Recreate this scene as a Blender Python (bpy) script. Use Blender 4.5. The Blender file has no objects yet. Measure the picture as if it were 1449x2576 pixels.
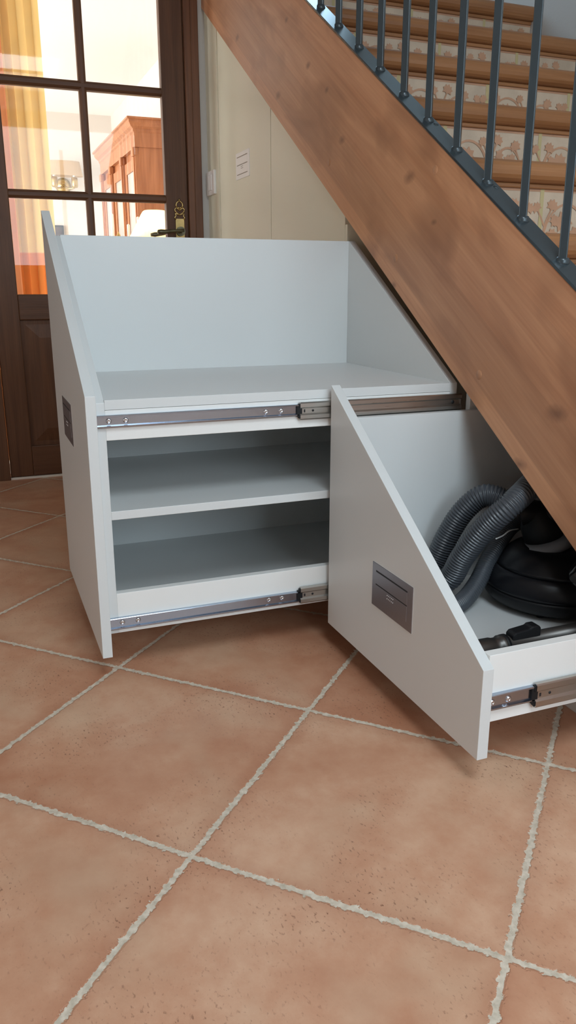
import bpy, bmesh, math, random
from mathutils import Vector, Matrix
random.seed(7)
S = bpy.context.scene
COL = S.collection
PI = math.pi

# ------------------------------------------------------------------ materials
def newmat(name):
    m = bpy.data.materials.new(name); m.use_nodes = True
    return m, m.node_tree, m.node_tree.nodes['Principled BSDF']

def simple(name, col, rough=.5, metal=0., bump=0., bscale=200., spec=.5, var=0., vscale=3.):
    m, t, b = newmat(name)
    b.inputs['Base Color'].default_value = (*col, 1)
    b.inputs['Roughness'].default_value = rough
    b.inputs['Metallic'].default_value = metal
    b.inputs['Specular IOR Level'].default_value = spec
    tc = t.nodes.new('ShaderNodeTexCoord')
    if var:
        n = t.nodes.new('ShaderNodeTexNoise'); n.inputs['Scale'].default_value = vscale; n.inputs['Detail'].default_value = 5
        t.links.new(tc.outputs['Object'], n.inputs['Vector'])
        r = t.nodes.new('ShaderNodeValToRGB')
        r.color_ramp.elements[0].position = .3; r.color_ramp.elements[1].position = .7
        r.color_ramp.elements[0].color = (*[c*(1-var) for c in col], 1)
        r.color_ramp.elements[1].color = (*[min(1, c*(1+var)) for c in col], 1)
        t.links.new(n.outputs['Fac'], r.inputs['Fac']); t.links.new(r.outputs['Color'], b.inputs['Base Color'])
    if bump:
        n = t.nodes.new('ShaderNodeTexNoise'); n.inputs['Scale'].default_value = bscale
        t.links.new(tc.outputs['Object'], n.inputs['Vector'])
        bp = t.nodes.new('ShaderNodeBump'); bp.inputs['Strength'].default_value = bump; bp.inputs['Distance'].default_value = .002
        t.links.new(n.outputs['Fac'], bp.inputs['Height']); t.links.new(bp.outputs['Normal'], b.inputs['Normal'])
    return m

def wood(name, dark, light, rot=(0, 0, 0), scale=(1.2, 14, 14), rough=.45, knots=(), stains=0., bump=.08, lam=0.):
    """grain runs along local X after the rotation"""
    m, t, b = newmat(name)
    N, L = t.nodes.new, t.links.new
    tc = N('ShaderNodeTexCoord')
    mp = N('ShaderNodeMapping'); mp.vector_type = 'POINT'; mp.inputs['Rotation'].default_value = rot
    L(tc.outputs['Object'], mp.inputs['Vector'])
    sc = N('ShaderNodeVectorMath'); sc.operation = 'MULTIPLY'; sc.inputs[1].default_value = scale
    L(mp.outputs['Vector'], sc.inputs[0])
    n1 = N('ShaderNodeTexNoise'); n1.inputs['Scale'].default_value = 1.6; n1.inputs['Detail'].default_value = 7; n1.inputs['Distortion'].default_value = .7
    L(sc.outputs['Vector'], n1.inputs['Vector'])
    sc2 = N('ShaderNodeVectorMath'); sc2.operation = 'MULTIPLY'; sc2.inputs[1].default_value = (scale[0]*2, scale[1]*9, scale[2]*9)
    L(mp.outputs['Vector'], sc2.inputs[0])
    n2 = N('ShaderNodeTexNoise'); n2.inputs['Scale'].default_value = 1.5; n2.inputs['Detail'].default_value = 3
    L(sc2.outputs['Vector'], n2.inputs['Vector'])
    mx = N('ShaderNodeMix'); mx.data_type = 'FLOAT'; mx.inputs[0].default_value = .3
    L(n1.outputs['Fac'], mx.inputs[2]); L(n2.outputs['Fac'], mx.inputs[3])
    r = N('ShaderNodeValToRGB'); r.color_ramp.elements[0].position = .32; r.color_ramp.elements[1].position = .68
    r.color_ramp.elements[0].color = (*dark, 1); r.color_ramp.elements[1].color = (*light, 1)
    L(mx.outputs[0], r.inputs['Fac'])
    out = r.outputs['Color']
    if lam:
        sx = N('ShaderNodeSeparateXYZ'); L(mp.outputs['Vector'], sx.inputs[0])
        dv = N('ShaderNodeMath'); dv.operation = 'DIVIDE'; dv.inputs[1].default_value = lam; L(sx.outputs[2], dv.inputs[0])
        fo = N('ShaderNodeMath'); fo.operation = 'FLOOR'; L(dv.outputs[0], fo.inputs[0])
        wn = N('ShaderNodeTexWhiteNoise'); wn.noise_dimensions = '1D'; L(fo.outputs[0], wn.inputs['W'])
        mr = N('ShaderNodeMapRange'); mr.inputs['To Min'].default_value = .88; mr.inputs['To Max'].default_value = 1.1; L(wn.outputs['Value'], mr.inputs['Value'])
        vm = N('ShaderNodeVectorMath'); vm.operation = 'SCALE'; L(out, vm.inputs[0]); L(mr.outputs[0], vm.inputs['Scale']); out = vm.outputs['Vector']
    if stains:
        n3 = N('ShaderNodeTexNoise'); n3.inputs['Scale'].default_value = 2.4; n3.inputs['Detail'].default_value = 3; n3.inputs['Distortion'].default_value = .5
        ss = N('ShaderNodeVectorMath'); ss.operation = 'MULTIPLY'; ss.inputs[1].default_value = (1.0, 2.6, 2.6)
        L(mp.outputs['Vector'], ss.inputs[0]); L(ss.outputs['Vector'], n3.inputs['Vector'])
        rr = N('ShaderNodeMapRange'); rr.inputs['From Min'].default_value = .5; rr.inputs['From Max'].default_value = .68
        L(n3.outputs['Fac'], rr.inputs['Value'])
        ml = N('ShaderNodeMath'); ml.operation = 'MULTIPLY'; ml.inputs[1].default_value = stains; L(rr.outputs[0], ml.inputs[0])
        mc = N('ShaderNodeMix'); mc.data_type = 'RGBA'
        L(ml.outputs[0], mc.inputs[0]); L(out, mc.inputs[6]); mc.inputs[7].default_value = (dark[0]*.62, dark[1]*.58, dark[2]*.56, 1)
        out = mc.outputs[2]
    for (kx, ky, kz, kr) in knots:
        kr = kr*.62
        v = N('ShaderNodeVectorMath'); v.operation = 'SUBTRACT'; v.inputs[1].default_value = (kx+.398, ky-.6, kz)
        L(tc.outputs['Object'], v.inputs[0])
        v2 = N('ShaderNodeMapping'); v2.inputs['Rotation'].default_value = rot; v2.inputs['Scale'].default_value = (.55, 1, 1)
        L(v.outputs['Vector'], v2.inputs['Vector'])
        ds = N('ShaderNodeTexNoise'); ds.inputs['Scale'].default_value = 60
        L(tc.outputs['Object'], ds.inputs['Vector'])
        ln = N('ShaderNodeVectorMath'); ln.operation = 'LENGTH'; L(v2.outputs['Vector'], ln.inputs[0])
        ad = N('ShaderNodeMath'); ad.operation = 'MULTIPLY_ADD'; ad.inputs[1].default_value = kr*.9; L(ds.outputs['Fac'], ad.inputs[0]); L(ln.outputs['Value'], ad.inputs[2])
        rg = N('ShaderNodeMapRange'); rg.inputs['From Min'].default_value = kr*.75; rg.inputs['From Max'].default_value = kr*2.4
        rg.inputs['To Min'].default_value = .62; rg.inputs['To Max'].default_value = 0
        L(ad.outputs[0], rg.inputs['Value'])
        mc = N('ShaderNodeMix'); mc.data_type = 'RGBA'
        L(rg.outputs[0], mc.inputs[0]); L(out, mc.inputs[6]); mc.inputs[7].default_value = (dark[0]*.28, dark[1]*.22, dark[2]*.2, 1)
        out = mc.outputs[2]
    L(out, b.inputs['Base Color'])
    b.inputs['Roughness'].default_value = rough
    bp = N('ShaderNodeBump'); bp.inputs['Strength'].default_value = bump; bp.inputs['Distance'].default_value = .003
    L(n2.outputs['Fac'], bp.inputs['Height']); L(bp.outputs['Normal'], b.inputs['Normal'])
    return m

def floor_mat():
    m, t, b = newmat('terracotta_tiles')
    N, L = t.nodes.new, t.links.new
    def math_(op, a, c=None, d=None):
        n = N('ShaderNodeMath'); n.operation = op
        for i, x in enumerate((a, c, d)):
            if x is None: continue
            if isinstance(x, (int, float)): n.inputs[i].default_value = x
            else: L(x, n.inputs[i])
        return n.outputs[0]
    tc = N('ShaderNodeTexCoord')
    sb = N('ShaderNodeVectorMath'); sb.operation = 'SUBTRACT'; sb.inputs[1].default_value = (.0563, -.7413, 0); L(tc.outputs['Object'], sb.inputs[0])
    mp = N('ShaderNodeMapping'); mp.inputs['Rotation'].default_value = (0, 0, math.radians(-44.72)); L(sb.outputs['Vector'], mp.inputs['Vector'])
    sc = N('ShaderNodeVectorMath'); sc.operation = 'SCALE'; sc.inputs['Scale'].default_value = 1/.4927; L(mp.outputs['Vector'], sc.inputs[0])
    # chipped, wavy tile edges
    nz = N('ShaderNodeTexNoise'); nz.inputs['Scale'].default_value = 70; nz.inputs['Detail'].default_value = 5; nz.inputs['Roughness'].default_value = .75; L(tc.outputs['Object'], nz.inputs['Vector'])
    nb = N('ShaderNodeTexNoise'); nb.inputs['Scale'].default_value = 3.; nb.inputs['Detail'].default_value = 2; L(tc.outputs['Object'], nb.inputs['Vector'])
    sp = N('ShaderNodeSeparateXYZ'); L(sc.outputs['Vector'], sp.inputs[0])
    def edge(o):
        f = math_('FRACT', o); return math_('SUBTRACT', .5, math_('ABSOLUTE', math_('SUBTRACT', f, .5)))
    e = math_('MINIMUM', edge(sp.outputs[0]), edge(sp.outputs[1]))
    ch = N('ShaderNodeTexNoise'); ch.inputs['Scale'].default_value = 95; ch.inputs['Detail'].default_value = 3; ch.inputs['Roughness'].default_value = .6; L(tc.outputs['Object'], ch.inputs['Vector'])
    chip = N('ShaderNodeMapRange'); chip.inputs['From Min'].default_value = .46; chip.inputs['From Max'].default_value = .72; chip.inputs['To Max'].default_value = .0125; L(ch.outputs['Fac'], chip.inputs['Value'])
    e2 = math_('ADD', math_('SUBTRACT', e, chip.outputs[0]), math_('MULTIPLY', math_('SUBTRACT', nz.outputs['Fac'], .5), .010))
    e2 = math_('ADD', e2, math_('MULTIPLY', math_('SUBTRACT', nb.outputs['Fac'], .5), .006))
    grout = N('ShaderNodeMapRange'); grout.inputs['From Min'].default_value = .0072; grout.inputs['From Max'].default_value = .0081; grout.inputs['To Min'].default_value = 1; grout.inputs['To Max'].default_value = 0
    L(e2, grout.inputs['Value'])
    # per tile tone
    fl = N('ShaderNodeVectorMath'); fl.operation = 'FLOOR'; L(sc.outputs['Vector'], fl.inputs[0])
    wn = N('ShaderNodeTexWhiteNoise'); wn.noise_dimensions = '2D'; L(fl.outputs['Vector'], wn.inputs['Vector'])
    off = N('ShaderNodeVectorMath'); off.operation = 'MULTIPLY_ADD'; off.inputs[1].default_value = (3.1, 5.7, 0); L(fl.outputs['Vector'], off.inputs[0]); L(tc.outputs['Object'], off.inputs[2])
    n1 = N('ShaderNodeTexNoise'); n1.inputs['Scale'].default_value = 3.2; n1.inputs['Detail'].default_value = 4; n1.inputs['Roughness'].default_value = .6; L(off.outputs['Vector'], n1.inputs['Vector'])
    n2 = N('ShaderNodeTexNoise'); n2.inputs['Scale'].default_value = 14; n2.inputs['Detail'].default_value = 8; n2.inputs['Roughness'].default_value = .7; L(off.outputs['Vector'], n2.inputs['Vector'])
    mixf = math_('ADD', math_('MULTIPLY', n1.outputs['Fac'], .62), math_('MULTIPLY', n2.outputs['Fac'], .38))
    mixf = math_('ADD', mixf, math_('MULTIPLY', math_('SUBTRACT', wn.outputs['Value'], .5), .13))
    r = N('ShaderNodeValToRGB'); cr = r.color_ramp
    cr.elements[0].position = .33; cr.elements[0].color = (.45, .20, .112, 1)
    cr.elements[1].position = .66; cr.elements[1].color = (.65, .40, .265, 1)
    x = cr.elements.new(.5); x.color = (.55, .29, .178, 1)
    L(mixf, r.inputs['Fac'])
    # paler beige clouds
    n4 = N('ShaderNodeTexNoise'); n4.inputs['Scale'].default_value = 4.3; n4.inputs['Detail'].default_value = 3; L(off.outputs['Vector'], n4.inputs['Vector'])
    pr = N('ShaderNodeMapRange'); pr.inputs['From Min'].default_value = .48; pr.inputs['From Max'].default_value = .72; pr.inputs['To Max'].default_value = .55; L(n4.outputs['Fac'], pr.inputs['Value'])
    mb = N('ShaderNodeMix'); mb.data_type = 'RGBA'; L(pr.outputs[0], mb.inputs[0]); L(r.outputs['Color'], mb.inputs[6]); mb.inputs[7].default_value = (.60, .42, .285, 1)
    # small dark pits and brush strokes
    pm = N('ShaderNodeMapping'); pm.inputs['Rotation'].default_value = (0, 0, math.radians(-30)); pm.inputs['Scale'].default_value = (120, 200, 1); L(off.outputs['Vector'], pm.inputs['Vector'])
    n3 = N('ShaderNodeTexNoise'); n3.inputs['Scale'].default_value = 1.; n3.inputs['Detail'].default_value = 3; L(pm.outputs['Vector'], n3.inputs['Vector'])
    n5 = N('ShaderNodeTexNoise'); n5.inputs['Scale'].default_value = 5; L(off.outputs['Vector'], n5.inputs['Vector'])
    pit = N('ShaderNodeMapRange'); pit.inputs['From Min'].default_value = .60; pit.inputs['From Max'].default_value = .70; L(n3.outputs['Fac'], pit.inputs['Value'])
    reg = N('ShaderNodeMapRange'); reg.inputs['From Min'].default_value = .42; reg.inputs['From Max'].default_value = .66; L(n5.outputs['Fac'], reg.inputs['Value'])
    pf = math_('MULTIPLY', math_('MULTIPLY', pit.outputs[0], reg.outputs[0]), .75)
    mc = N('ShaderNodeMix'); mc.data_type = 'RGBA'; L(pf, mc.inputs[0]); L(mb.outputs[2], mc.inputs[6]); mc.inputs[7].default_value = (.15, .062, .036, 1)
    # darker fired rim along each tile edge
    rim = N('ShaderNodeMapRange'); rim.inputs['From Min'].default_value = .011; rim.inputs['From Max'].default_value = .07; rim.inputs['To Min'].default_value = .28; rim.inputs['To Max'].default_value = 0; L(e2, rim.inputs['Value'])
    mr = N('ShaderNodeMix'); mr.data_type = 'RGBA'; L(rim.outputs[0], mr.inputs[0]); L(mc.outputs[2], mr.inputs[6]); mr.inputs[7].default_value = (.36, .135, .07, 1)
    gn = N('ShaderNodeTexNoise'); gn.inputs['Scale'].default_value = 90; gn.inputs['Detail'].default_value = 4; L(tc.outputs['Object'], gn.inputs['Vector'])
    gr = N('ShaderNodeValToRGB'); gr.color_ramp.elements[0].position = .3; gr.color_ramp.elements[1].position = .7
    gr.color_ramp.elements[0].color = (.46, .39, .30, 1); gr.color_ramp.elements[1].color = (.70, .61, .50, 1); L(gn.outputs['Fac'], gr.inputs['Fac'])
    mg = N('ShaderNodeMix'); mg.data_type = 'RGBA'; L(grout.outputs[0], mg.inputs[0]); L(mr.outputs[2], mg.inputs[6]); L(gr.outputs['Color'], mg.inputs[7])
    L(mg.outputs[2], b.inputs['Base Color'])
    rg = math_('ADD', math_('MULTIPLY', n2.outputs['Fac'], .25), math_('ADD', .32, math_('MULTIPLY', grout.outputs[0], .35)))
    L(rg, b.inputs['Roughness']); b.inputs['Specular IOR Level'].default_value = .42
    # tile cushions over the grout joint
    hh = N('ShaderNodeMapRange'); hh.inputs['From Min'].default_value = .006; hh.inputs['From Max'].default_value = .014; L(e2, hh.inputs['Value'])
    hgt = math_('ADD', math_('MULTIPLY', hh.outputs[0], 1.), math_('ADD', math_('MULTIPLY', n2.outputs['Fac'], .5), math_('MULTIPLY', pf, -.4)))
    hgt = math_('ADD', hgt, math_('MULTIPLY', gn.outputs['Fac'], .12))
    bp = N('ShaderNodeBump'); bp.inputs['Strength'].default_value = .55; bp.inputs['Distance'].default_value = .0022; L(hgt, bp.inputs['Height']); L(bp.outputs['Normal'], b.inputs['Normal'])
    return m

def glass_mat(name, tint=(1, 1, 1), gl=.06):
    m = bpy.data.materials.new(name); m.use_nodes = True; t = m.node_tree; t.nodes.clear()
    o = t.nodes.new('ShaderNodeOutputMaterial'); tr = t.nodes.new('ShaderNodeBsdfTransparent'); tr.inputs[0].default_value = (*tint, 1)
    g = t.nodes.new('ShaderNodeBsdfGlossy'); g.inputs['Roughness'].default_value = .02
    mx = t.nodes.new('ShaderNodeMixShader'); f = t.nodes.new('ShaderNodeFresnel'); f.inputs[0].default_value = 1.35
    ml = t.nodes.new('ShaderNodeMath'); ml.operation = 'MULTIPLY_ADD'; ml.inputs[1].default_value = .22; ml.inputs[2].default_value = gl*.2
    t.links.new(f.outputs[0], ml.inputs[0]); t.links.new(ml.outputs[0], mx.inputs[0])
    t.links.new(tr.outputs[0], mx.inputs[1]); t.links.new(g.outputs[0], mx.inputs[2]); t.links.new(mx.outputs[0], o.inputs[0])
    return m

def emit_mat(name, col, st, base=(.8, .8, .8)):
    m, t, b = newmat(name)
    b.inputs['Base Color'].default_value = (*base, 1); b.inputs['Emission Color'].default_value = (*col, 1); b.inputs['Emission Strength'].default_value = st
    return m

def cloth_mat(name, cols, split=None, trans=.5, weave=True):
    """cloth with translucency; cols=(upper, lower), split = height where the lower colour begins"""
    m = bpy.data.materials.new(name); m.use_nodes = True; t = m.node_tree; t.nodes.clear()
    N, L = t.nodes.new, t.links.new
    o = N('ShaderNodeOutputMaterial'); d = N('ShaderNodeBsdfDiffuse'); tr = N('ShaderNodeBsdfTranslucent'); mx = N('ShaderNodeMixShader'); mx.inputs[0].default_value = trans
    tc = N('ShaderNodeTexCoord'); n = N('ShaderNodeTexNoise'); n.inputs['Scale'].default_value = 9; L(tc.outputs['Object'], n.inputs['Vector'])
    r = N('ShaderNodeValToRGB'); r.color_ramp.elements[0].color = (*[c*.92 for c in cols[0]], 1); r.color_ramp.elements[1].color = (*[min(1, c*1.06) for c in cols[0]], 1)
    L(n.outputs['Fac'], r.inputs['Fac']); out = r.outputs['Color']
    if split is not None:
        s = N('ShaderNodeSeparateXYZ'); L(tc.outputs['Object'], s.inputs[0])
        mr = N('ShaderNodeMapRange'); mr.inputs['From Min'].default_value = split-.004; mr.inputs['From Max'].default_value = split+.004; L(s.outputs[2], mr.inputs['Value'])
        mc = N('ShaderNodeMix'); mc.data_type = 'RGBA'; L(mr.outputs[0], mc.inputs[0]); mc.inputs[6].default_value = (*cols[1], 1); L(out, mc.inputs[7]); out = mc.outputs[2]
    L(out, d.inputs[0]); L(out, tr.inputs[0]); L(d.outputs[0], mx.inputs[1]); L(tr.outputs[0], mx.inputs[2]); L(mx.outputs[0], o.inputs[0])
    return m

def brushed(name, col, rough=.32, axis=(6, 300, 300), metal=1.):
    m, t, b = newmat(name)
    N, L = t.nodes.new, t.links.new
    tc = N('ShaderNodeTexCoord'); v = N('ShaderNodeVectorMath'); v.operation = 'MULTIPLY'; v.inputs[1].default_value = axis; L(tc.outputs['Object'], v.inputs[0])
    n = N('ShaderNodeTexNoise'); n.inputs['Scale'].default_value = 3; n.inputs['Detail'].default_value = 3; L(v.outputs['Vector'], n.inputs['Vector'])
    mr = N('ShaderNodeMapRange'); mr.inputs['To Min'].default_value = rough*.75; mr.inputs['To Max'].default_value = rough*1.3; L(n.outputs['Fac'], mr.inputs['Value']); L(mr.outputs[0], b.inputs['Roughness'])
    b.inputs['Base Color'].default_value = (*col, 1); b.inputs['Metallic'].default_value = metal
    return m

SLOPE = math.atan(.6464)
M = {}
M['floor'] = floor_mat()
M['white'] = simple('white_melamine', (.66, .675, .67), .38, bump=.03, bscale=420)
M['edge'] = simple('white_edge_band', (.80, .80, .78), .42)
M['cream'] = simple('white_door_warm_light_tint', (.83, .81, .65), .42, bump=.04, bscale=300)  # same white boards as the drawers, warm light put into the colour
M['plaster'] = simple('white_plaster', (.58, .57, .55), .8, bump=.25, bscale=120)
M['plaster_warm'] = simple('cream_plaster', (.66, .62, .57), .85, bump=.2, bscale=90)
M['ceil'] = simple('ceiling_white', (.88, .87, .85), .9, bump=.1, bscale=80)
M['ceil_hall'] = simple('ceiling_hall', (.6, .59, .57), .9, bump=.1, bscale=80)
RS = (0, SLOPE*-1, 0)
knots = [(-1.779, .11, 1.528, .014), (-1.508, .11, 1.561, .011), (-.828, .11, 1.149, .016), (-1.242, .11, 1.30, .012), (-.698, .11, 1.03, .007),
         (-1.701, .11, 1.742, .009), (-.189, .11, .627, .018), (-.894, .11, .88, .010), (-.293, .11, .50, .013), (-2.231, .11, 1.823, .013), (-1.36, .11, 1.46, .009)]
M['beam'] = wood('beech_beam', (.47, .205, .095), (.66, .335, .175), RS, (1.0, 11, 11), .42, knots, .75, .08, .128)
M['tread'] = wood('tread_wood', (.26, .105, .038), (.39, .175, .07), (0, 0, PI/2), (1.2, 14, 14), .38)
M['doorwood'] = wood('oak_door_dark', (.075, .028, .010), (.145, .060, .024), (0, PI/2, 0), (1.2, 18, 18), .55, bump=.15)
M['doorwood_h'] = wood('oak_door_dark_rail', (.075, .028, .010), (.14, .058, .024), (0, 0, PI/2), (1.2, 18, 18), .55, bump=.15)
M['casing'] = wood('door_frame_wood', (.12, .045, .018), (.21, .085, .036), (0, PI/2, 0), (1.2, 16, 16), .42)
M['cherry'] = wood('cherry_bookcase', (.30, .105, .04), (.48, .20, .085), (0, PI/2, 0), (1.2, 12, 12), .35)
M['steel'] = simple('painted_steel_grey', (.055, .072, .082), .26, .35, spec=.6)
M['zinc'] = brushed('zinc_plated_steel', (.40, .45, .53), .2, (300, 5, 300))  # bluish base colour stands in for a blue reflection on the rails
M['zinc2'] = brushed('zinc_plated_steel_dark', (.50, .48, .45), .3, (300, 5, 300))
M['screw'] = simple('steel_screw', (.66, .66, .68), .3, 1.)
M['plate'] = simple('grey_anodised_plate', (.29, .285, .31), .34, .8, bump=.03, bscale=600)
M['plate_d'] = simple('dark_slot', (.01, .01, .012), .6)
M['dots'] = simple('bright_dots', (.75, .75, .76), .3, .5)
M['wplate'] = simple('white_plastic', (.93, .92, .90), .4)
M['groove'] = simple('shadow_groove_grey', (.30, .27, .22), .7)
M['black'] = simple('black_plastic_gloss', (.007, .0075, .010), .34, spec=.35)
M['blackm'] = simple('black_plastic_matte', (.009, .0095, .011), .5, spec=.3)
M['hose'] = simple('hose_grey', (.062, .07, .082), .3)
M['collar'] = simple('grey_plastic_collar', (.24, .255, .28), .45)
M['smoke'] = simple('smoked_lid', (.015, .015, .017), .06, spec=.8)
M['tube'] = brushed('dark_steel_tube', (.11, .105, .10), .36, (300, 6, 300), .8)
M['brass'] = simple('brass', (.55, .40, .17), .34, 1., var=.2, vscale=30)
M['bronze'] = simple('dark_bronze', (.17, .155, .10), .36, .9, var=.25, vscale=40)
M['glass'] = glass_mat('door_glass')
M['cabglass'] = simple('cabinet_glass_painted_reflection', (.46, .44, .41), .12)  # opaque grey stands in for the pale wall mirrored in the panes
M['shade'] = emit_mat('lamp_shade_lit', (1, .84, .48), .30, (.85, .80, .56))
M['sshade'] = emit_mat('sconce_shade_lit', (1, .72, .40), .12, (.72, .56, .38))
M['candle'] = simple('white_candle', (.92, .90, .84), .5)
M['curtain'] = cloth_mat('yellow_curtain', ((.92, .74, .38), (.86, .40, .12)), 1.035, .45)
M['curtain2'] = cloth_mat('peach_curtain', ((.78, .42, .22), (.7, .25, .07)), None, .4)
M['gwhite'] = simple('plinth_white', (.76, .76, .74), .45)
M['tile_base'] = simple('riser_tile_cream', (.56, .43, .315), .4, bump=.3, bscale=60, var=.12, vscale=14)
M['tile_motif'] = simple('riser_tile_terracotta_motif', (.50, .27, .16), .42, var=.12, vscale=12)
M['tile_grout'] = simple('riser_tile_joint', (.50, .40, .20), .7)
M['dark'] = simple('dark_frame', (.03, .022, .018), .4)
M['photo'] = simple('dark_picture', (.09, .06, .05), .3, var=.6, vscale=20)
M['threshold'] = simple('pale_threshold', (.75, .72, .66), .4)

# ------------------------------------------------------------------ mesh helpers
def new(): return bmesh.new()
def box(bm, x0, x1, y0, y1, z0, z1, bev=0., mi=0):
    vs = [bm.verts.new((x, y, z)) for x in (x0, x1) for y in (y0, y1) for z in (z0, z1)]
    fs = []
    for q in ((0, 1, 3, 2), (4, 6, 7, 5), (0, 4, 5, 1), (2, 3, 7, 6), (0, 2, 6, 4), (1, 5, 7, 3)):
        f = bm.faces.new([vs[i] for i in q]); f.material_index = mi; fs.append(f)
    if bev:
        es = {e for f in fs for e in f.edges}
        bmesh.ops.bevel(bm, geom=list(es), offset=bev, segments=2, affect='EDGES', profile=.5)
    return vs

def prism(bm, pts, axis, a, b, bev=0., mi=0):
    """polygon pts (u,v) swept along axis from a to b. axis y: u=x v=z; axis x: u=y v=z; axis z: u=x v=y"""
    def P(u, v, w): return {'y': (u, w, v), 'x': (w, u, v), 'z': (u, v, w)}[axis]
    A = [bm.verts.new(P(u, v, a)) for u, v in pts]; B = [bm.verts.new(P(u, v, b)) for u, v in pts]
    fs = [bm.faces.new(A), bm.faces.new(B[::-1])]
    n = len(pts)
    for i in range(n):
        j = (i+1) % n
        fs.append(bm.faces.new((A[i], B[i], B[j], A[j])))
    for f in fs: f.material_index = mi
    bmesh.ops.recalc_face_normals(bm, faces=fs)
    if bev:
        es = {e for f in fs for e in f.edges}
        bmesh.ops.bevel(bm, geom=list(es), offset=bev, segments=2, affect='EDGES', profile=.5)

def lathe(bm, prof, centre=(0, 0, 0), axis=(0, 0, 1), seg=40, mi=0, smooth=True):
    q = Vector((0, 0, 1)).rotation_difference(Vector(axis).normalized())
    rings = []
    for r, h in prof:
        if r < 1e-6:
            rings.append([bm.verts.new(Vector(centre)+q @ Vector((0, 0, h)))])
        else:
            rings.append([bm.verts.new(Vector(centre)+q @ Vector((r*math.cos(2*PI*k/seg), r*math.sin(2*PI*k/seg), h))) for k in range(seg)])
    fs = []
    for a, b in zip(rings, rings[1:]):
        for k in range(seg):
            l = (k+1) % seg
            if len(a) == 1 and len(b) == 1: continue
            if len(a) == 1: f = bm.faces.new((a[0], b[k], b[l]))
            elif len(b) == 1: f = bm.faces.new((a[k], a[l], b[0]))
            else: f = bm.faces.new((a[k], a[l], b[l], b[k]))
            f.smooth = smooth; f.material_index = mi; fs.append(f)
    for r in (rings[0], rings[-1]):
        if len(r) > 1:
            f = bm.faces.new(r); f.material_index = mi; fs.append(f)
    bmesh.ops.recalc_face_normals(bm, faces=fs)

def spline(pts, n):
    P = [Vector(p) for p in pts]; P = [2*P[0]-P[1]]+P+[2*P[-1]-P[-2]]
    out = []
    for i in range(1, len(P)-2):
        p0, p1, p2, p3 = P[i-1:i+3]
        for k in range(n):
            t = k/n
            out.append(.5*((2*p1)+(p2-p0)*t+(2*p0-5*p1+4*p2-p3)*t*t+(3*p1-p0-3*p2+p3)*t**3))
    out.append(P[-2]); return out

def resample(path, step):
    out = [path[0].copy()]; acc = 0.
    for a, b in zip(path, path[1:]):
        d = (b-a).length; pos = step-acc
        while pos <= d:
            out.append(a+(b-a)*(pos/d)); pos += step
        acc = (acc+d) % step if d else acc
    return out

def sweep(bm, path, rad, seg=12, mi=0, cap=True, smooth=True, flat=1.):
    """tube along path; rad a number or a function of the index"""
    n = len(path); T = []
    for i in range(n):
        T.append((path[min(i+1, n-1)]-path[max(i-1, 0)]).normalized())
    u = T[0].orthogonal().normalized(); rings = []
    for i in range(n):
        u = (u-T[i]*u.dot(T[i])).normalized(); v = T[i].cross(u)
        r = rad(i) if callable(rad) else rad
        rings.append([bm.verts.new(path[i]+u*(r*math.cos(2*PI*k/seg))+v*(r*flat*math.sin(2*PI*k/seg))) for k in range(seg)])
    fs = []
    for a, b in zip(rings, rings[1:]):
        for k in range(seg):
            l = (k+1) % seg; f = bm.faces.new((a[k], a[l], b[l], b[k])); f.smooth = smooth; f.material_index = mi; fs.append(f)
    if cap:
        for r in (rings[0], rings[-1]):
            f = bm.faces.new(r); f.material_index = mi; fs.append(f)
    bmesh.ops.recalc_face_normals(bm, faces=fs)

def cyl(bm, p, q, r, seg=16, mi=0): sweep(bm, [Vector(p), Vector(q)], r, seg, mi)

def wloc(o):
    v = Vector((0, 0, 0))
    while o: v += o.location; o = o.parent
    return v

def obj(name, bm, mat, parent=None, loc=None):
    """link the world-space bmesh as one mesh object (mat: one material or a list)"""
    me = bpy.data.meshes.new(name)
    base = wloc(parent) if parent else Vector(loc or (0, 0, 0))
    bmesh.ops.translate(bm, verts=bm.verts, vec=-base)
    bm.to_mesh(me); bm.free()
    for m in (mat if isinstance(mat, (list, tuple)) else [mat]): me.materials.append(m)
    o = bpy.data.objects.new(name, me); COL.objects.link(o)
    if parent: o.parent = parent
    elif loc: o.location = loc
    return o

def tag(o, label, cat, group=None):
    o['label'] = label; o['category'] = cat
    if group: o['group'] = group
    return o

def thing(name, label, cat, loc=(0, 0, 0), group=None):
    o = bpy.data.objects.new(name, None); COL.objects.link(o); o.location = loc; o.empty_display_size = .1
    return tag(o, label, cat, group)

def struct(name, bm, mat, label=None, parent=None):
    o = obj(name, bm, mat, parent)
    if parent is None: o['kind'] = 'structure'
    if label and parent is None: o['label'] = label; o['category'] = name.split('_')[0]
    return o

def panel(name, parent, mat, *b, bev=.0008):
    bm = new(); box(bm, *b, bev=bev); return obj(name, bm, mat, parent)

# ------------------------------------------------------------------ key numbers
X0, X1, X2 = -1.2179, -.5756, .0760          # drawer fronts along the stair
YF = .120                                    # closed front plane
WX = -2.74                                   # wall with the glazed door
KS = .6464
def zlo(x): return .29815-KS*x               # underside line of the string
def zhi(x): return .7586-KS*x                # top line of the string

# ------------------------------------------------------------------ setting
bm = new(); box(bm, -8.2, 4.4, -4.5, 1.6, -.1, 0); struct('floor', bm, M['floor'], 'terracotta square tile floor laid diagonally with pale grout')
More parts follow.
